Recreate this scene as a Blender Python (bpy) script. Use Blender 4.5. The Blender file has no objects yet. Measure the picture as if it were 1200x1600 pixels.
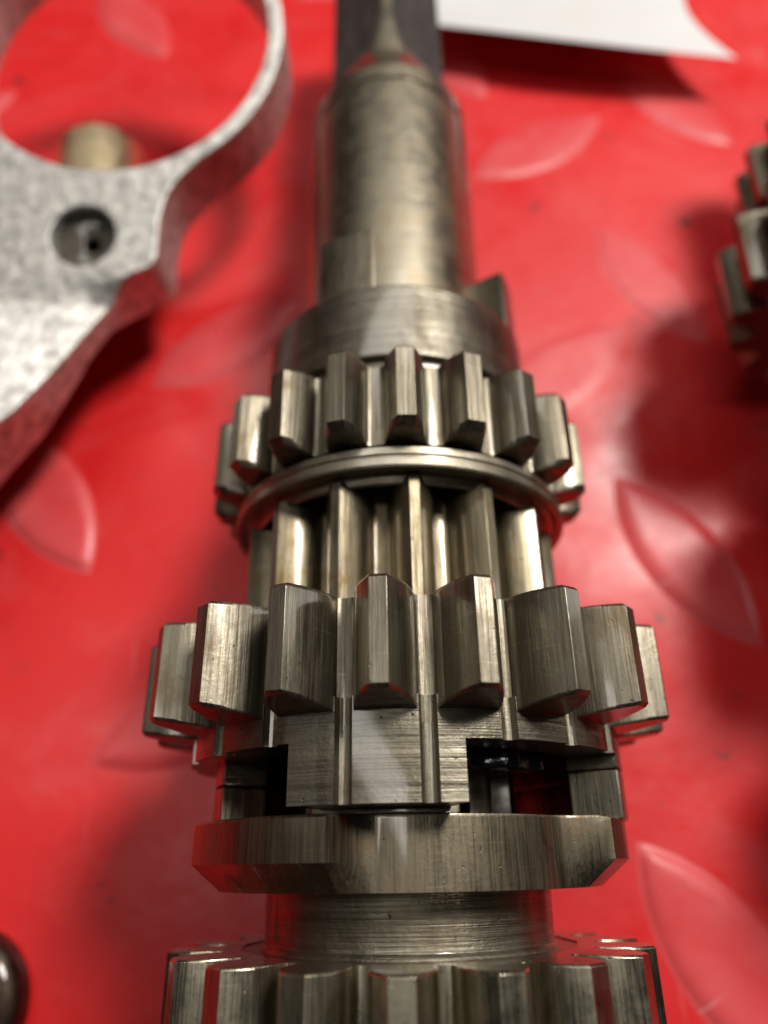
import bpy, bmesh, math, random
from mathutils import Vector, Matrix
random.seed(7)
MM = 0.001
PI = math.pi
R_ = math.radians
scene = bpy.context.scene
col = scene.collection

# ---------------------------------------------------------------- camera
cam_d = bpy.data.cameras.new('camera')
cam = bpy.data.objects.new('camera', cam_d)
col.objects.link(cam)
cam_d.sensor_fit = 'VERTICAL'
cam_d.sensor_height = 36.0
cam_d.sensor_width = 27.0
cam_d.lens = 26.0
cam_d.clip_start = 0.002
cam_d.clip_end = 20.0
cam.matrix_world = Matrix.Translation((0, 0, 106.4*MM)) @ Matrix.Rotation(0.44465, 4, 'X') @ Matrix.Rotation(-0.02493, 4, 'Z')
cam_d.dof.use_dof = True
cam_d.dof.focus_distance = 60*MM
cam_d.dof.aperture_fstop = 14.5
scene.camera = cam
scene.view_settings.view_transform = 'Standard'
scene.view_settings.look = 'None'
scene.view_settings.exposure = 0.0
scene.view_settings.gamma = 1.0

# ---------------------------------------------------------------- room light
world = bpy.data.worlds.new('World')
scene.world = world
world.use_nodes = True
wn = world.node_tree
wn.nodes['Background'].inputs['Color'].default_value = (1.0, 0.93, 0.86, 1)
wn.nodes['Background'].inputs['Strength'].default_value = 0.010

def area(name, loc, target, sx, sy, watts, color, roll=0.0):
    d = bpy.data.lights.new(name, 'AREA')
    d.shape = 'RECTANGLE'; d.size = sx; d.size_y = sy
    d.energy = watts; d.color = color
    o = bpy.data.objects.new(name, d)
    col.objects.link(o)
    v = Vector(target) - Vector(loc)
    o.rotation_euler = v.to_track_quat('-Z', 'Y').to_euler()
    o.rotation_euler.rotate_axis('Z', roll)
    o.location = loc
    return o
T = (0, 0.04, 0.02)
area('bench_lamp', (0.33, 0.37, 0.68), T, 0.19, 0.19, 7.6, (1.0, 0.95, 0.89))
area('ceiling_tube', (-0.10, 0.66, 0.80), T, 0.7, 0.12, 2.0, (1.0, 0.95, 0.88))
area('side_fill', (-0.62, 0.16, 0.50), T, 0.25, 0.25, 0.12, (1.0, 0.90, 0.76))  # weak fill added from the left, no real lamp stands there
area('ceiling_panel', (-0.20, 0.10, 0.82), T, 0.08, 0.42, 0.9, (1.0, 0.96, 0.90))
area('low_lamp', (0.60, 0.22, 0.16), T, 0.05, 0.40, 0.25, (1.0, 0.97, 0.93))

# ---------------------------------------------------------------- node helpers
class NT:
    def __init__(s, name):
        s.m = bpy.data.materials.new(name); s.m.use_nodes = True
        s.t = s.m.node_tree; s.b = s.t.nodes['Principled BSDF']
        s.out = s.t.nodes['Material Output']
    def n(s, typ, **kw):
        nd = s.t.nodes.new(typ)
        for k, v in kw.items(): setattr(nd, k, v)
        return nd
    def l(s, a, b): s.t.links.new(a, b)
    def coords(s, scale, rnd=True, kind='Object'):
        tc = s.n('ShaderNodeTexCoord')
        mp = s.n('ShaderNodeMapping'); mp.inputs['Scale'].default_value = scale
        s.l(tc.outputs[kind], mp.inputs['Vector'])
        if rnd:
            oi = s.n('ShaderNodeObjectInfo')
            mu = s.n('ShaderNodeMath', operation='MULTIPLY'); mu.inputs[1].default_value = 37.0
            s.l(oi.outputs['Random'], mu.inputs[0])
            cb = s.n('ShaderNodeCombineXYZ')
            for i in range(3): s.l(mu.outputs[0], cb.inputs[i])
            s.l(cb.outputs[0], mp.inputs['Location'])
        return mp.outputs[0]
    def noise(s, vec, scale, detail=3, rough=.55, dist=0):
        nd = s.n('ShaderNodeTexNoise'); s.l(vec, nd.inputs['Vector'])
        nd.inputs['Scale'].default_value = scale; nd.inputs['Detail'].default_value = detail
        nd.inputs['Roughness'].default_value = rough; nd.inputs['Distortion'].default_value = dist
        return nd.outputs['Fac']
    def ramp(s, fac, stops):
        nd = s.n('ShaderNodeValToRGB'); s.l(fac, nd.inputs[0])
        e = nd.color_ramp.elements
        while len(e) < len(stops): e.new(.5)
        for el, (p, c) in zip(e, stops):
            el.position = p; el.color = c if len(c) == 4 else (*c, 1)
        return nd.outputs[0]
    def mix(s, fac, a, b, mode='MIX'):
        nd = s.n('ShaderNodeMix', data_type='RGBA', blend_type=mode)
        if isinstance(fac, float): nd.inputs[0].default_value = fac
        else: s.l(fac, nd.inputs[0])
        for i, v in ((6, a), (7, b)):
            if isinstance(v, tuple): nd.inputs[i].default_value = (*v, 1) if len(v) == 3 else v
            else: s.l(v, nd.inputs[i])
        return nd.outputs[2]
    def mapr(s, fac, a, b, c, d):
        nd = s.n('ShaderNodeMapRange'); s.l(fac, nd.inputs[0])
        for i, v in enumerate((a, b, c, d)): nd.inputs[i+1].default_value = v
        return nd.outputs[0]
    def add(s, a, b, op='ADD'):
        nd = s.n('ShaderNodeMath', operation=op)
        for i, v in enumerate((a, b)):
            if isinstance(v, (int, float)): nd.inputs[i].default_value = v
            else: s.l(v, nd.inputs[i])
        return nd.outputs[0]
    def bump(s, h, dist, strength=1.0):
        nd = s.n('ShaderNodeBump'); s.l(h, nd.inputs['Height'])
        nd.inputs['Distance'].default_value = dist; nd.inputs['Strength'].default_value = strength
        s.l(nd.outputs[0], s.b.inputs['Normal'])

TK = .46
def steel(name, tone=(.50, .47, .41), dark=(.20, .175, .14), rough=(.26, .48), grain='axial', lines=.012, stain=(.24, .16, .075), stain_amt=.55, dirt=.7, rnd=True, pits=.02, fine=1.0, bk=1.6):
    m = NT(name)
    tone = tuple(v*TK*k for v, k in zip(tone, (.985, .985, .92))); dark = tuple(v*TK for v in dark); stain = tuple(v*TK for v in stain)
    s = {'axial': (4300, 150, 4300), 'ring': (140, 6200, 140), 'none': (700, 700, 700)}[grain]
    g = m.noise(m.coords(s, rnd), 1.0*fine, 4, .62)
    s2 = tuple(v*.28 for v in s)
    g2 = m.noise(m.coords(s2, rnd), 1.0*fine, 3, .6)
    blot = m.noise(m.coords((260, 200, 260), rnd), 1.0, 4, .6, .6)
    pitn = m.noise(m.coords((1500, 1500, 1500), rnd), 1.0, 2, .5)
    pit = m.ramp(pitn, [(0.0, (0, 0, 0)), (.22, (0, 0, 0)), (.285, (1, 1, 1)), (1, (1, 1, 1))])
    c = m.mix(m.mapr(g2, .35, .65, 0, .6), tone, dark)
    c = m.mix(m.mapr(g, .5, .72, 0, .4), c, dark)
    tc = m.coords((1, 1, 1), rnd)
    rot = m.n('ShaderNodeMapping'); rot.inputs['Rotation'].default_value = (.5, .4, .9); rot.inputs['Scale'].default_value = (190, 3600, 190)
    m.l(tc, rot.inputs['Vector'])
    scr = m.mapr(m.noise(rot.outputs[0], 1.0, 1, .4, .5), .71, .76, 0, .35)
    c = m.mix(scr, c, tuple(min(1, v*1.7) for v in tone))
    st = m.mapr(blot, .52, .72, 0, stain_amt)
    c = m.mix(st, c, stain)
    dk = m.mapr(m.noise(m.coords((420, 120, 420), rnd), 1.0, 4, .65), .50, .70, 0, dirt)
    c = m.mix(dk, c, (.10, .09, .075))
    c = m.mix(pit, (.10, .08, .06), c)
    m.l(c, m.b.inputs['Base Color'])
    m.b.inputs['Metallic'].default_value = 1.0
    r = m.add(m.mapr(g, .3, .7, rough[0]+.06, rough[1]+.06), m.mapr(blot, .4, .7, -.04, .10))
    m.l(r, m.b.inputs['Roughness'])
    iso = m.noise(m.coords((2200, 2200, 2200), rnd), 1.0, 3, .6)
    h = m.add(m.add(m.add(g, m.add(g2, 2.0, 'MULTIPLY')), m.add(pit, pits*40, 'MULTIPLY')), m.add(iso, .55, 'MULTIPLY'))
    m.bump(h, lines*MM*bk, 1.0)
    # oil film
    m.b.inputs['Coat Weight'].default_value = .55
    m.b.inputs['Coat Roughness'].default_value = .07
    m.b.inputs['Coat Tint'].default_value = (1, .93, .8, 1)
    return m.m

M_tooth = steel('ground_tooth_steel', lines=.020)
M_tooth_small = steel('brownish_tooth_steel', tone=(.47, .44, .38), lines=.018, stain_amt=.7)
M_pinion = steel('varnished_tooth_steel', tone=(.58, .52, .41), dark=(.26, .22, .15), lines=.016, stain=(.34, .22, .08), stain_amt=.8)
M_turned = steel('turned_steel', tone=(.48, .46, .42), grain='ring', lines=.030, rnd=False, rough=(.24, .44), stain_amt=.3)
M_hub = steel('turned_hub_steel', tone=(.46, .44, .39), grain='ring', lines=.050, rnd=False, rough=(.28, .5), fine=.5, stain_amt=.3)
M_dog = steel('dog_ring_steel', tone=(.40, .36, .29), dark=(.22, .18, .13), grain='axial', lines=.016, rnd=False, stain_amt=.6)
M_ground = steel('polished_journal_steel', tone=(.64, .60, .53), dark=(.46, .42, .35), grain='ring', lines=.006, rnd=False, rough=(.27, .38), stain=(.50, .37, .20), stain_amt=.6, pits=.005, dirt=.25)
M_black = steel('matte_black_steel', tone=(.07, .07, .072), dark=(.03, .03, .03), grain='none', lines=.008, rnd=False, stain_amt=.1, rough=(.62, .72))
M_black.node_tree.nodes['Principled BSDF'].inputs['Metallic'].default_value = .25
M_black.node_tree.nodes['Principled BSDF'].inputs['Coat Weight'].default_value = 0
M_polished = steel('polished_tooth_steel', tone=(1.05, 1.0, .88), dark=(.55, .50, .40), lines=.012, rough=(.16, .30), stain_amt=.6, dirt=.3)

# ---------------------------------------------------------------- mesh helpers
def finish(bm, name, mat, parent=None, bevel=0.0, seg=2, ang=28, smooth=True, limit=30):
    bmesh.ops.remove_doubles(bm, verts=bm.verts, dist=1e-7)
    bmesh.ops.recalc_face_normals(bm, faces=bm.faces)
    if bevel > 0:
        es = [e for e in bm.edges if len(e.link_faces) == 2 and e.calc_face_angle(0) > R_(ang)]
        bmesh.ops.bevel(bm, geom=es, offset=bevel*MM, segments=seg, profile=.5, affect='EDGES', clamp_overlap=True)
    for f in bm.faces: f.smooth = smooth
    if smooth:
        for e in bm.edges:
            if len(e.link_faces) != 2 or e.calc_face_angle(0) > R_(limit): e.smooth = False
    me = bpy.data.meshes.new(name); bm.to_mesh(me); bm.free()
    me.materials.append(mat)
    o = bpy.data.objects.new(name, me); col.objects.link(o)
    if smooth:
        w = o.modifiers.new('even_normals', 'WEIGHTED_NORMAL'); w.keep_sharp = True; w.weight = 100
    if parent: o.parent = parent
    return o

def P(x, y, z): return Vector((x*MM, y*MM, z*MM))
def pol(r, a, y): return P(r*math.sin(a), y, r*math.cos(a))   # shaft axis = local Y

def lathe(prof, n=128, cap=True, bm=None, a0=0):
    """prof: [(y, r)] closed at both ends by caps"""
    bm = bm or bmesh.new()
    rings = []
    for (y, r) in prof:
        if r <= 0: rings.append([bm.verts.new(P(0, y, 0))])
        else: rings.append([bm.verts.new(pol(r, a0+2*PI*k/n, y)) for k in range(n)])
    for A, B in zip(rings, rings[1:]):
        for k in range(n):
            k2 = (k+1) % n
            if len(A) == 1: bm.faces.new((A[0], B[k2], B[k]))
            elif len(B) == 1: bm.faces.new((A[k], A[k2], B[0]))
            else: bm.faces.new((A[k], A[k2], B[k2], B[k]))
    return bm

def section_extrude(bm, outer, y0, y1, ysteps=None, inner_r=None, closed=True):
    pass

def arc_block(bm, a0, a1, y0, y1, ri, rof, step=R_(1.5), extra=()):
    """solid arc between angles a0..a1; rof(a) outer radius; extra angles are kept exactly"""
    n = max(2, int((a1-a0)/step))
    A = sorted(set([a0+(a1-a0)*k/n for k in range(n+1)] + [e for e in extra if a0 < e < a1]))
    cols = []
    for a in A:
        ro = rof(a)
        cols.append([bm.verts.new(pol(ri, a, y0)), bm.verts.new(pol(ro, a, y0)), bm.verts.new(pol(ro, a, y1)), bm.verts.new(pol(ri, a, y1))])
    for c, d in zip(cols, cols[1:]):
        for i in range(4):
            j = (i+1) % 4
            bm.faces.new((c[i], c[j], d[j], d[i]))
    bm.faces.new(cols[0][::-1]); bm.faces.new(cols[-1])

def tooth_mesh(N, Rt, Rr, land, base, y0, y1, end_ch=.6, bulge=.25, bevel=.12, fillet=.5, rr_in=1.5, front_ch=None, lean=0):
    """one tooth with the half gullets at both sides. widths in mm; y0 = near end, y1 = far end"""
    half = PI/N
    lh = land/2/Rt
    bh = min(base/2/Rr, half*.97)
    pts = []
    # left half, from gullet centre to land
    pts.append((Rr, -half))
    fl = (half-bh)
    pts.append((Rr, -half+fl*.45))
    for k, (u, v) in enumerate(((.75, .10), (.95, .35), (1.0, .62))):
        pts.append((Rr+fillet*v, -half+fl*u))
    h0 = Rr+fillet
    for k in range(0, 7):
        t = k/6
        r = h0+(Rt-h0)*t
        w = bh+(lh-bh)*t + bulge*math.sin(PI*t)*(bh-lh)*.5
        pts.append((r, -w))
    full = pts + [(r, -a) for (r, a) in pts[::-1]]
    bm = bmesh.new()
    fc = end_ch if front_ch is None else front_ch
    def ring(y, shrink, ln=0):
        out = []
        for (r, a) in full:
            rr = Rr + (r-Rr)*(1 - shrink/(Rt-Rr)) if r > Rr else r
            aa = a*(1 - .10*shrink/max(.1, 1) * ((r-Rr)/(Rt-Rr))) if r > Rr else a
            out.append(bm.verts.new(pol(rr, aa, y - ln*max(0, min(1, (Rt-shrink-rr)/(Rt-shrink-Rr))))))
        out.append(bm.verts.new(pol(Rr-rr_in, half, y-ln)))
        out.append(bm.verts.new(pol(Rr-rr_in, -half, y-ln)))
        return out
    rings = [ring(y0, fc, lean), ring(y0+fc, 0, lean), ring(y1-end_ch, 0), ring(y1, end_ch)]
    n = len(rings[0])
    for A, B in zip(rings, rings[1:]):
        for k in range(n-3):          # surface only (the cut sides stay open under the neighbours)
            bm.faces.new((A[k], A[k+1], B[k+1], B[k]))
    bm.faces.new(rings[0]); bm.faces.new(rings[-1][::-1])
    bmesh.ops.recalc_face_normals(bm, faces=bm.faces)
    # orient outwards
    es = []
    for e in bm.edges:
        if len(e.link_faces) == 2 and e.calc_face_angle(0) > R_(24):
            r = min((v.co.x**2+v.co.z**2)**.5 for v in e.verts)/MM
            if r > Rr+fillet*.9: es.append(e)
    bmesh.ops.bevel(bm, geom=es, offset=bevel*MM, segments=2, profile=.5, affect='EDGES', clamp_overlap=True)
    # normals check by the land
    for f in bm.faces:
        pass
    return bm

def put_teeth(gear, N, phase, mat, mesh_args, **kw):
    bm = tooth_mesh(N, *mesh_args, **kw)
    first = finish(bm, 'tooth', mat, gear, limit=32)
    first.rotation_euler = (0, phase, 0)
    for k in range(1, N):
        c = first.copy(); col.objects.link(c); c.parent = gear
        c.rotation_euler = (0, phase+2*PI*k/N, 0)
    return first

def thing(name, label, cat, loc=(0, 0, 0), rot=(0, 0, 0)):
    o = bpy.data.objects.new(name, None); col.objects.link(o)
    o.empty_display_size = .01
    o.location = [v*MM for v in loc]; o.rotation_euler = rot
    o['label'] = label; o['category'] = cat
    return o
def tag(o, label, cat):
    o['label'] = label; o['category'] = cat; return o

# ---------------------------------------------------------------- setting: painted tread plate
def paint_mat(worn=0.0, name='glossy_red_paint'):
    m = NT(name)
    v = m.coords((1, 1, 1), False)
    big = m.noise(v, 26, 4, .6, .4)
    c = m.mix(m.mapr(big, .35, .7, 0, 1), (.58, .012, .014), (.64, .022, .023))
    haze = m.mapr(m.noise(v, 42, 5, .65, 1.2), .50, .80, 0, .22)
    c = m.mix(haze, c, (.62, .17, .16))
    tc2 = m.coords((1, 1, 1), False)
    sp = m.ramp(m.noise(tc2, 210, 3, .5), [(0, (1, 1, 1)), (.27, (1, 1, 1)), (.33, (0, 0, 0)), (1, (0, 0, 0))])
    c = m.mix(sp, c, (.12, .02, .02))
    if worn:   # tops of the bars are rubbed pale
        c = m.mix(m.mapr(m.noise(v, 95, 4, .6), .3, .7, worn*.5, worn), c, (.62, .16, .17))
    grime = m.mapr(m.noise(v, 75, 4, .7, .8), .62, .82, 0, .55)
    c = m.mix(grime, c, (.20, .035, .03))
    sc = m.noise(m.coords((900, 38, 300), False), 1.0, 2, .5, .3)
    scm = m.add(m.mapr(sc, .66, .74, 0, .6), m.mapr(m.noise(v, 30, 2), .55, .65, 0, 1), 'MULTIPLY')
    c = m.mix(scm, c, (.66, .30, .30))
    m.l(c, m.b.inputs['Base Color'])
    m.l(m.mapr(m.noise(v, 60, 4, .6), .32, .68, .27, .58), m.b.inputs['Roughness'])
    m.b.inputs['Specular IOR Level'].default_value = .30
    m.b.inputs['Coat Weight'].default_value = .08
    m.b.inputs['Coat Roughness'].default_value = .2
    h = m.add(m.noise(v, 420, 2, .5), m.add(m.noise(v, 60, 2, .5), 3.0, 'MULTIPLY'))
    m.bump(h, .06*MM, 1.0)
    return m.m
M_red = paint_mat()
M_bar = paint_mat(.42, 'rubbed_red_paint')

bm = bmesh.new()
q = [bm.verts.new(P(x, y, 0)) for x, y in ((-700, -500), (700, -500), (700, 1100), (-700, 1100))]
bm.faces.new(q)
plate = finish(bm, 'tread_plate', M_red, smooth=False)
plate['kind'] = 'structure'

def lens_mesh(L=31, W=11.8, H=.62):
    bm = bmesh.new()
    # vesica outline, stacked offsets: foot, shoulder, top
    def outline(l, w, n=26):
        hl = l/2; hw = w/2
        Rr = (hl*hl+hw*hw)/(2*hw); am = math.asin(min(1, hl/Rr))
        pts = []
        for k in range(n): a = -am+2*am*k/n; pts.append((Rr*math.sin(a), Rr*math.cos(a)-(Rr-hw)))
        for k in range(n): a = am-2*am*k/n; pts.append((Rr*math.sin(a), -(Rr*math.cos(a)-(Rr-hw))))
        return pts
    rings = []
    for (dl, dw, z) in ((2.4, 1.6, .004), (1.4, .9, .06), (.4, .3, .28), (-1.0, -.7, .66), (-2.4, -1.7, .93), (-4.0, -2.9, 1.08), (-7, -4.5, 1.17), (-16, -8, 1.18)):
        rings.append([bm.verts.new(P(x, y, z*H)) for x, y in outline(L+dl, W+dw)])
    n = len(rings[0])
    for A, B in zip(rings, rings[1:]):
        for k in range(n): bm.faces.new((A[k], A[(k+1) % n], B[(k+1) % n], B[k]))
    bm.faces.new(rings[-1])
    return bm
lens0 = finish(lens_mesh(), 'tread_bar', M_bar, plate, limit=60)
lens = [(-26.5, 85.5, 36), (-55, 55, -55), (34, 134, 32), (50.5, 97, -62), (46, 41.6, -59), (41, -12, -57), (31, 76.6, 40),
        (64, 146, -53), (-26.5, 20.3, 25), (16, 164, -60), (-3, 47, -58), (4, 18, 34), (-10, -14, 34), (8, 110, -58),
        (-80, 28, 34), (-84, 88, 34), (92, 70, 36), (74, 12, 34), (92, 126, 34), (-4, 196, 34), (48, 196, 32), (-56, 180, -56), (-92, 146, 34)]
for i, (x, y, a) in enumerate(lens):
    o = lens0 if i == 0 else lens0.copy()
    if i: col.objects.link(o); o.parent = plate
    o.location = (x*MM, y*MM, 0); o.rotation_euler = (0, 0, R_(a))
    o.scale.z = {6: .35, 3: .6, 2: .6, 7: .7, 0: .9}.get(i, 1.0)   # worn bars

# ---------------------------------------------------------------- main shaft cluster
AX = math.atan(0.00836)
def sh_mat(o):  # axis frame: origin on the axis at y=0
    o.location = (1.41*MM, 0, 26.4*MM); o.rotation_euler = (0, 0, -AX)
shaft = thing('gear_shaft', 'long oily steel gearbox shaft lying upright through the middle with its gears and dog ring', 'gear shaft')
sh_mat(shaft)

def empty_part(name, parent):
    o = bpy.data.objects.new(name, None); col.objects.link(o); o.parent = parent
    o.empty_display_size = .005
    return o

# journal and square-milled end
def shaft_end():
    bm = bmesh.new(); n = 144
    ys = [104.0, 104.6, 105.4, 107.0, 109.0, 110.6, 111.4] + [111.8+.7*k for k in range(28)] + [134, 140, 150, 165]
    rings = []
    for y in ys:
        R = 9.05
        if y < 111.5: R = {104.0: 11.8, 104.6: 11.7, 105.4: 11.4, 107.0: 10.6, 109.0: 9.7, 110.6: 9.15}.get(y, 9.05)
        if y > 160: R = 8.4
        t = max(0, min(1, (y-110)/14.0))
        dfl = 9.2 - 2.35*math.sqrt(max(0, 1-(1-t)**2))
        ring = []
        for k in range(n):
            a = 2*PI*k/n
            r = R
            for q in (46, 134, 226, 314):
                cc = math.cos(a-R_(q))
                if cc > .3: r = min(r, dfl/cc)
            ring.append(bm.verts.new(pol(r, a, y)))
        rings.append(ring)
    for A, B in zip(rings, rings[1:]):
        for k in range(n): bm.faces.new((A[k], A[(k+1) % n], B[(k+1) % n], B[k]))
    bm.faces.new(rings[-1])
    o = finish(bm, 'shaft_end', M_ground, shaft, limit=40)
    o.data.materials.append(M_black)
    for p in o.data.polygons:   # milled faces take the matte black material
        c = p.center; r = math.hypot(c.x, c.z)/MM; a = math.atan2(c.x, c.z)
        if c.y/MM > 110:
            for q in (46, 134, 226, 314):
                cc = math.cos(a-R_(q))
                nn = p.normal.x*math.sin(R_(q))+p.normal.z*math.cos(R_(q))
                if nn > .975 and cc > .72 and r*cc < 8.9: p.material_index = 1
    return o
shaft_end()
finish(lathe([(58.5, 0), (58.5, 11.7), (99.6, 12.0), (100.1, 11.85), (100.4, 11.5), (100.9, 11.5), (101.2, 11.8), (104.0, 11.8), (104.1, 0)]), 'journal', M_ground, shaft, limit=40)
# collar with dogs on its far face
bm = lathe([(46.0, 0), (46.0, 15.2), (47.2, 15.3), (48.6, 15.4), (48.9, 16.3), (58.3, 16.35), (58.9, 15.8), (58.9, 0)])
collar = finish(bm, 'collar', M_turned, shaft, bevel=.25, ang=40, limit=35)
for i, ca in enumerate((-21, 71, 161, 249)):
    bm = bmesh.new()
    arc_block(bm, R_(-13), R_(13), 58.7, 67.6, 10.2, lambda a: 16.0)
    o = finish(bm, 'dog', M_tooth, collar, bevel=.35, ang=50)
    o.rotation_euler = (0, R_(ca), 0)

# small gear
g1 = empty_part('small_gear', shaft)
finish(lathe([(37.1, 0), (37.1, 17.2), (37.15, 17.75), (45.85, 17.75), (45.9, 17.2), (45.9, 0)]), 'gear_body', M_turned, g1)
put_teeth(g1, 20, .029, M_tooth_small, (21.8, 18.1, 1.75, 3.9, 37.0, 46.0), end_ch=.45, front_ch=.75, bulge=.25, bevel=.06, fillet=.7, lean=.25)
# thrust flange between the small gear and the pinion
bm = lathe([(37.0, 15), (36.6, 17.6), (36.3, 18.5), (36.1, 18.75), (35.4, 18.78), (35.2, 18.62), (35.05, 18.62), (34.85, 18.85), (34.15, 18.9), (33.95, 18.8),
            (33.95, 18.2), (34.25, 17.7), (34.2, 17.0), (33.3, 16.7), (33.15, 16.5), (33.2, 16.2), (33.9, 15.9), (34.6, 15.0), (34.8, 9), (34.8, 0)], n=160)
finish(bm, 'thrust_flange', steel('flange_steel', tone=(.80, .76, .68), dark=(.5, .46, .38), grain='ring', lines=.02, rnd=False, rough=(.28, .44), dirt=.4), shaft, limit=28)
# pinion
g2 = empty_part('pinion', shaft)
finish(lathe([(20.8, 0), (20.8, 12.3), (34.6, 12.3), (34.6, 0)]), 'pinion_core', M_turned, g2, limit=30)
put_teeth(g2, 14, R_(4.2), M_pinion, (17.3, 12.8, .95, 3.9, 20.75, 34.0), end_ch=.3, bulge=.5, bevel=.07, fillet=.8, rr_in=1.2)

# big gear with grooved hub
g3 = empty_part('large_gear', shaft)
N2 = 20; PH2 = -.0842
Rh = 21.35; Rg = 20.65; Rb = 16.7
def gro(a):
    p = 2*PI/N2
    d = abs(((a-PH2-p/2) + p/2) % p - p/2)
    w = R_(1.95)
    if d >= w: return Rh
    return Rh - (Rh-Rg)*(1-(d/w)**4)
ex = []
for k in range(-N2, N2+2):
    c = PH2+2*PI/N2*(k+.5)
    ex += [c+R_(s) for s in (-1.96, -1.9, -1.7, -1.3, -.6, 0, .6, 1.3, 1.7, 1.9, 1.96)]
bm = bmesh.new()
arc_block(bm, R_(-180), R_(180), 12.0, 20.35, 9, lambda a: min(gro(a), 20.62), extra=ex)
finish(bm, 'gear_body', M_turned, g3, limit=30)
bm = bmesh.new()
def hubblock(a0, a1, y0, y1): arc_block(bm, R_(a0), R_(a1), y0, y1, Rb, gro, extra=ex)
hubblock(-180, 180, 8.75, 12.1)
hub = finish(bm, 'hub', M_hub, g3, bevel=0, limit=30)
def groove_mat(o):
    o.data.materials.append(M_tooth)
    for p in o.data.polygons:
        c = p.center; rr = math.hypot(c.x, c.z)/MM
        if 20 < rr < Rh-.06 and abs(p.normal.y) < .5: p.material_index = 1
groove_mat(hub)
def fingers(lst, nm, mat, parent):
    for (a0, a1, y0, y1, ri, rof) in lst:
        bm = bmesh.new(); up = 1.2 if y1 == 8.75 else 0
        arc_block(bm, R_(a0), R_(a1), y0, y1+up, ri-.004, lambda a: rof(a)+.004, extra=ex)
        o = finish(bm, nm, mat, parent, bevel=.22, seg=2, ang=62, limit=30)
        if mat is M_hub: groove_mat(o)
fingers([(-26.5, 11.8, 4.1, 8.75, Rb, gro), (63, 133, 7.6, 8.75, Rb, gro), (-130, -62, 6.7, 8.75, 14.7, lambda a: 18.9), (139, 180, 4.1, 8.75, Rb, gro)], 'dog', M_hub, g3)
put_teeth(g3, N2, PH2, M_tooth, (26.3, 20.65, 1.45, 4.95, 11.6, 20.5), end_ch=.35, front_ch=.30, bulge=.27, bevel=.06, fillet=.6, rr_in=2.5, lean=.75)
# bush seen inside the dogs
bm = bmesh.new(); arc_block(bm, R_(-30), R_(14.5), 3.6, 8.0, 13.5, lambda a: 16.55)
finish(bm, 'bush', M_ground, shaft, bevel=.2, ang=50)
def splined():
    bm = bmesh.new(); rings = []
    for y in (3.0, 20.4):
        ring = []
        for k in range(10):
            c = 2*PI*k/10 + R_(3)
            for a, r in ((-18, 9.0), (-9.5, 9.0), (-7.6, 10.7), (-3.5, 10.9), (3.5, 10.9), (7.6, 10.7), (9.5, 9.0)):
                ring.append(bm.verts.new(pol(r, c+R_(a), y)))
        rings.append(ring)
    n = len(rings[0])
    for k in range(n): bm.faces.new((rings[0][k], rings[0][(k+1) % n], rings[1][(k+1) % n], rings[1][k]))
    bm.faces.new(rings[0]); bm.faces.new(rings[1])
    return bm
finish(splined(), 'splined_core', M_turned, shaft, bevel=.08, limit=25)
bm = bmesh.new()
rg = random.Random(4); ga = [rg.uniform(0, 6.28) for _ in range(4)]
arc_block(bm, R_(12), R_(52), 7.3, 8.85, 13.6, lambda a: 15.6+.7*math.sin(9*a+ga[0])+.4*math.sin(23*a+ga[1]), step=R_(.8))
gm = NT('dark_grease'); gm.b.inputs['Base Color'].default_value = (.012, .013, .02, 1); gm.b.inputs['Roughness'].default_value = .12
gm.bump(gm.noise(gm.coords((1, 1, 1), False), 700, 3), .12*MM)
finish(bm, 'grease', gm.m, shaft, bevel=.45, seg=3, ang=40, limit=60)
# dog ring
dr = empty_part('dog_ring', shaft)
def dog_ring():
    bm = bmesh.new()
    r0, R1 = 17.3, 20.9
    lugs = [(-65, -18), (55, 102), (175, 222)]
    angs = set(k*2.0 for k in range(-90, 90))
    for a0, a1 in lugs:
        for q in (a0, a0-.01, a1, a1+.01, a0-1, a0-3, a0-5, a0-7, a0-9, a0-10.5, a1+1, a1+3, a1+5, a1+7, a1+9, a1+10.5):
            q = (q+180) % 360-180; angs.add(round(q, 3))
    angs = sorted(angs)
    def rad(a, h):      # h: lug radius at this section
        best = r0
        for a0, a1 in lugs:
            c = (a0+a1)/2; d = abs((a-c+180) % 360-180); hw = (a1-a0)/2
            if d <= hw+.001: return h
            u = (d-hw)/10.5
            if u < 1:
                # steep flank then fillet down to the ring body
                fr = r0+(h-r0)*max(0, 1-(u*1.9))**1.0 if u < .30 else r0+(h-r0)*(.43*(1-(u-.3)/.7)**2.2)
                best = max(best, fr)
        return best
    rings = []
    secs = [(3.55, 0.0, 14), (3.55, 20.6, 0), (3.3, 20.9, 0), (.15, 20.9, 0), (-1.95, 18.3, 0), (-2.0, 18.0, 0), (-2.0, 0, 13)]
    for (y, h, ri) in secs:
        rings.append([bm.verts.new(pol(ri if ri else rad(a, h), R_(a), y)) for a in angs])
    n = len(angs)
    for A, B in zip(rings, rings[1:]):
        for k in range(n): bm.faces.new((A[k], A[(k+1) % n], B[(k+1) % n], B[k]))
    return bm
finish(dog_ring(), 'ring_body', M_dog, dr, bevel=.12, ang=38, limit=28)
fingers([(63, 133, 3.3, 7.45, Rb, lambda a: Rh-.05), (-130, -62, 3.3, 6.55, 14.7, lambda a: 18.9), (139, 180, 3.3, 4.0, Rb, lambda a: Rh-.05)], 'dog', M_tooth, dr)
# turned collar
bm = lathe([(-1.6, 0), (-1.6, 13.6), (-1.95, 13.62), (-2.3, 13.5), (-6.0, 13.45), (-6.35, 13.55), (-6.7, 13.9), (-7.4, 14.2), (-7.4, 0)], n=160)
finish(bm, 'turned_collar', M_hub, shaft, limit=25)
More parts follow.
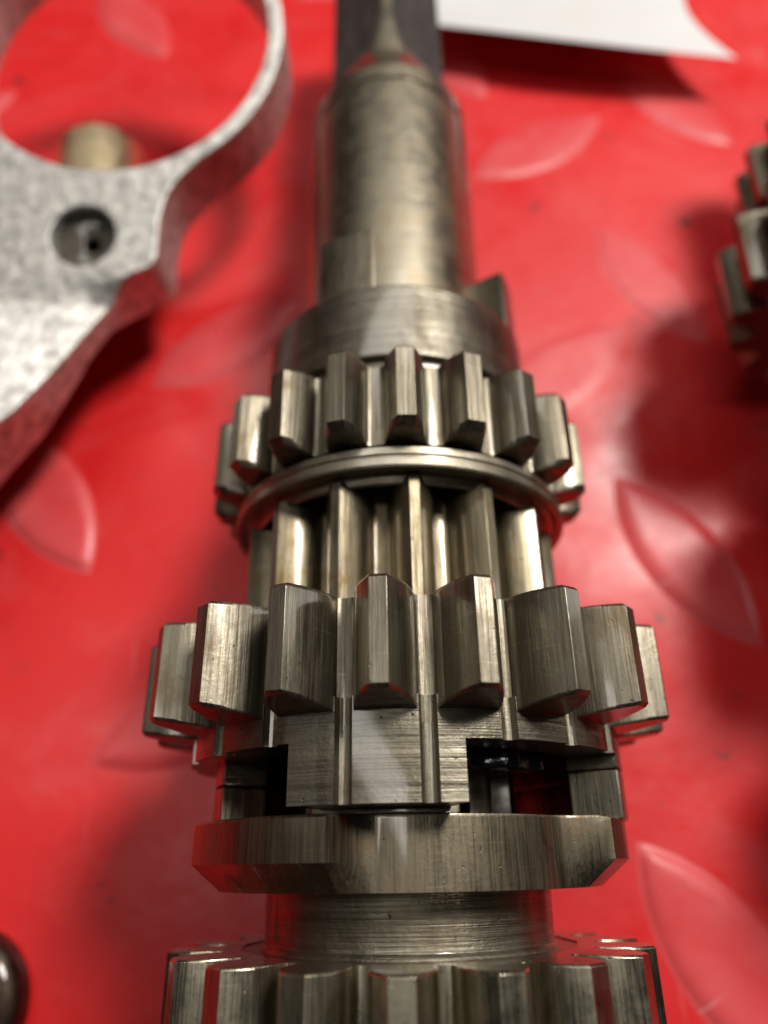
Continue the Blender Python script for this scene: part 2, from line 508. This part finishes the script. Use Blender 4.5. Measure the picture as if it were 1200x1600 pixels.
# near gear
g4 = empty_part('near_gear', shaft)
finish(lathe([(-6.8, 0), (-6.8, 16.0), (-6.85, 16.7), (-24, 16.7), (-24.1, 0)]), 'gear_body', M_turned, g4, limit=30)
put_teeth(g4, 18, R_(-2.5), M_polished, (22.0, 17.1, 1.9, 4.7, -24.0, -6.7), end_ch=.18, bulge=.55, bevel=.09, fillet=1.0)
finish(lathe([(-60, 0), (-60, 11), (-24, 11), (-24, 0)]), 'journal', M_ground, shaft)

# ---------------------------------------------------------------- second cluster at the right edge
sh2 = thing('gear_cluster', 'blurred second gear shaft at the right edge, only its tooth tips in view', 'gear shaft', (69.2, 0, 26.4), (0, 0, R_(-3)))
def simple_gear(name, N, ph, Rt, Rr, land, base, y0, y1, mat):
    g = empty_part(name, sh2)
    finish(lathe([(y0+.1, 0), (y0+.1, Rr-.3), (y1-.1, Rr-.3), (y1-.1, 0)]), 'gear_body', M_turned, g, limit=30)
    put_teeth(g, N, ph, mat, (Rt, Rr, land, base, y0, y1), end_ch=.5, bulge=.3, bevel=.15, fillet=.6)
simple_gear('rear_gear', 20, .05, 17.5, 13.8, 1.6, 3.2, 86, 97, M_tooth_small)
simple_gear('front_gear', 20, .1, 22.8, 18.3, 1.8, 4.2, 68.5, 81, M_tooth_small)
simple_gear('near_gear', 16, .0, 16.5, 13.0, 1.8, 4.0, 32, 52, M_tooth)
finish(lathe([(-10, 0), (-10, 6.5), (125, 6.5), (125, 0)]), 'shaft_core', M_ground, sh2)
finish(lathe([(80, 0), (80, 15), (87, 15), (87, 0)]), 'collar', M_turned, sh2)
finish(lathe([(8, 0), (8, 14), (17, 14), (17, 0)]), 'collar', M_turned, sh2)

# dark worn cap at the lower left edge
cap = thing('steel_cap', 'small dark brown round steel cap on the red plate at the lower left', 'cap', (-53.2, -14.5, 0))
finish(lathe([(0, 0), (0, 8.3), (.4, 8.8), (2.6, 8.8), (3.6, 8.2), (4.3, 6.8), (4.3, 5.0), (3.7, 4.4), (3.7, 0)], n=96), 'cap_shell',
       steel('dark_brown_steel', tone=(.10, .07, .06), dark=(.05, .035, .03), grain='none', lines=.01, rough=(.4, .5)), cap, limit=45).rotation_euler = (PI/2, 0, 0)

# ---------------------------------------------------------------- cast aluminium bracket
def cast_mat():
    m = NT('sand_cast_aluminium')
    v = m.coords((1, 1, 1), False)
    n1 = m.noise(v, 480, 4, .6); n2 = m.noise(v, 1500, 2, .5)
    c = m.mix(m.mapr(n1, .35, .65, 0, 1), (.34, .33, .31), (.66, .645, .61))
    st = m.mapr(m.noise(v, 110, 3, .6), .62, .75, 0, .35)
    c = m.mix(st, c, (.50, .42, .26))
    m.l(c, m.b.inputs['Base Color'])
    m.b.inputs['Metallic'].default_value = .75
    m.l(m.mapr(n2, .3, .7, .42, .62), m.b.inputs['Roughness'])
    m.bump(m.add(n1, m.add(n2, .4, 'MULTIPLY')), .30*MM, 1.0)
    return m.m
M_cast = cast_mat()
br = thing('cast_bracket', 'rough cast aluminium bracket with a big open ring and a recessed hole, upper left', 'bracket', (-45, 90, 22.4), (math.atan(.25), 0, 0))
KY = math.hypot(1, .25)
def bracket():
    cx, cy = 2.6, 34.4*KY
    Ro, Ri, TH = 27.8, 25.3, 11.5
    a_end = math.atan2(99.5-124.4, -28.9+42.4)
    out = []
    A0 = R_(-58); A1 = R_(-58+264)
    n = 110
    for k in range(n+1):
        a = A0+(A1-A0)*k/n
        out.append((cx+Ro*math.cos(a), cy+Ro*math.sin(a)))
    left = [(-76, 98), (-83, 84), (-88, 70), (-92, 55), (-90, 42), (-76, 36), (-66, 41)]
    right = [(-55.5, 54.5), (-51.2, 59.6), (-47, 67.2), (-42.8, 76.1), (-40.6, 79.6), (-39.0, 81.4), (-37.2, 82.6), (-35.6, 83.1), (-34.5, 83.8), (-33.9, 85.4), (-33.9, 88), (-33.7, 91.5), (-33.0, 94.6), (-31.6, 97.4), (-30.2, 99.0)]
    for x, y in left+right: out.append((x+45, (y-90)*KY))
    bm = bmesh.new()
    def loop(pts, z): return [bm.verts.new(P(x, y, z)) for x, y in pts]
    hole = [(cx+Ri*math.cos(2*PI*k/128), cy+Ri*math.sin(2*PI*k/128)) for k in range(128)]
    sc = [(-.6+5.05*math.cos(2*PI*k/48), -1.2+5.05*math.sin(2*PI*k/48)) for k in range(48)]
    def cap(z):
        ls = [loop(p, z) for p in (out, hole, sc)]
        es = []
        for l in ls:
            for k in range(len(l)): es.append(bm.edges.new((l[k], l[(k+1) % len(l)])))
        bmesh.ops.triangle_fill(bm, use_beauty=True, use_dissolve=False, edges=es)
        return ls
    t = cap(0); b = cap(-TH)
    for a, c in zip(t, b):
        for k in range(len(a)): bm.faces.new((a[k], a[(k+1) % len(a)], c[(k+1) % len(a)], c[k]))
    for yy in (-8, -9.5, -11.5, -13, -20, -28, -40):
        bmesh.ops.bisect_plane(bm, geom=bm.verts[:]+bm.edges[:]+bm.faces[:], plane_co=P(0, yy, 0), plane_no=(0, 1, 0), dist=1e-7)
    for v in bm.verts:
        x, y, z = [c/MM for c in v.co]
        t = max(0, min(1, (-8-y)/5)); t = t*t*(3-2*t)
        if z > -1: v.co.z += ((y+9)*-.26*t + (-(x+8))*.28*t)*MM
        else: v.co.z += min(6.5, max(0, -9-y)*.9)*MM
    return bm
finish(bracket(), 'casting', M_cast, br, bevel=.7, seg=3, ang=50, limit=50)
# recessed plug in the screw hole
bm = bmesh.new()
prof = [(-10.5, 5.0), (-2.4, 5.0), (-2.3, 4.7), (-2.45, 3.2), (-2.8, 1.7), (-3.0, 1.35), (-10.3, 1.25), (-10.4, 0)]
rings = []
for z, r in prof:
    if r: rings.append([bm.verts.new(P(-.6+(.5 if r < 2 else 0)+r*math.cos(2*PI*k/48), -1.2+r*math.sin(2*PI*k/48), z)) for k in range(48)])
    else: rings.append([bm.verts.new(P(-.1, -1.2, z))])
for A, B in zip(rings, rings[1:]):
    for k in range(48):
        if len(B) == 1: bm.faces.new((A[k], A[(k+1) % 48], B[0]))
        else: bm.faces.new((A[k], A[(k+1) % 48], B[(k+1) % 48], B[k]))
finish(bm, 'plug', steel('dark_plug_steel', tone=(.26, .25, .24), dark=(.18, .17, .16), grain='none', lines=.01, rough=(.55, .7), stain_amt=.1), br, limit=40)
# casting feet that carry the bracket
for (x, y, z, h) in ((-30, -22, -11, 14), (24, 24, -11, 18)):
    pass

# short pin under the ring
pin = thing('dowel_pin', 'short bright steel pin lying on the red plate inside the aluminium ring', 'pin', (-49.8, 107.5, 8.3), (0, 0, R_(9)))
finish(lathe([(-9, 0), (-9, 7.2), (-8.4, 8.0), (14.6, 8.1), (15.6, 7.5), (15.7, 0)], n=96), 'pin_body', steel('bright_pin_steel', tone=(1.6, 1.45, 1.12), dark=(1.2, 1.0, .62), grain='ring', lines=.004, dirt=.1, rough=(.26, .34), stain=(.5, .36, .14)), pin, limit=35)

# ---------------------------------------------------------------- white paper, top right
def paper():
    bm = bmesh.new()
    nx, ny = 36, 28
    V = []
    A = Vector((8, 163)); Bp = Vector((75.2, 148.5))
    for j in range(ny+1):
        row = []
        for i in range(nx+1):
            u = i/nx; t = j/ny
            p = A.lerp(Bp, u)
            p = p + Vector((-.10, 1.0)).normalized()*t*75 + Vector((-5.0*math.sin(PI*min(1, t*2.2))*u*u*.9, 0))
            sag = -2.2*math.sin(PI*u)*(1-t)
            z = 7.8 + 1.4*math.sin(u*3.0+.4)*(1-t) - 4.5*t + .6*u
            row.append(bm.verts.new(P(p.x, p.y+sag, z)))
        V.append(row)
    for j in range(ny):
        for i in range(nx): bm.faces.new((V[j][i], V[j][i+1], V[j+1][i+1], V[j+1][i]))
    r = bmesh.ops.solidify(bm, geom=bm.faces[:], thickness=.25*MM)
    m = NT('white_card'); v = m.coords((1, 1, 1), False)
    m.l(m.mix(m.mapr(m.noise(v, 30, 3), .3, .7, 0, 1), (.58, .575, .565), (.64, .64, .64)), m.b.inputs['Base Color'])
    m.b.inputs['Roughness'].default_value = .6
    m.bump(m.noise(v, 900, 2), .02*MM)
    return tag(finish(bm, 'paper_sheet', m.m, limit=50), 'curled white sheet of paper at the top right above the red plate', 'paper')
paper()
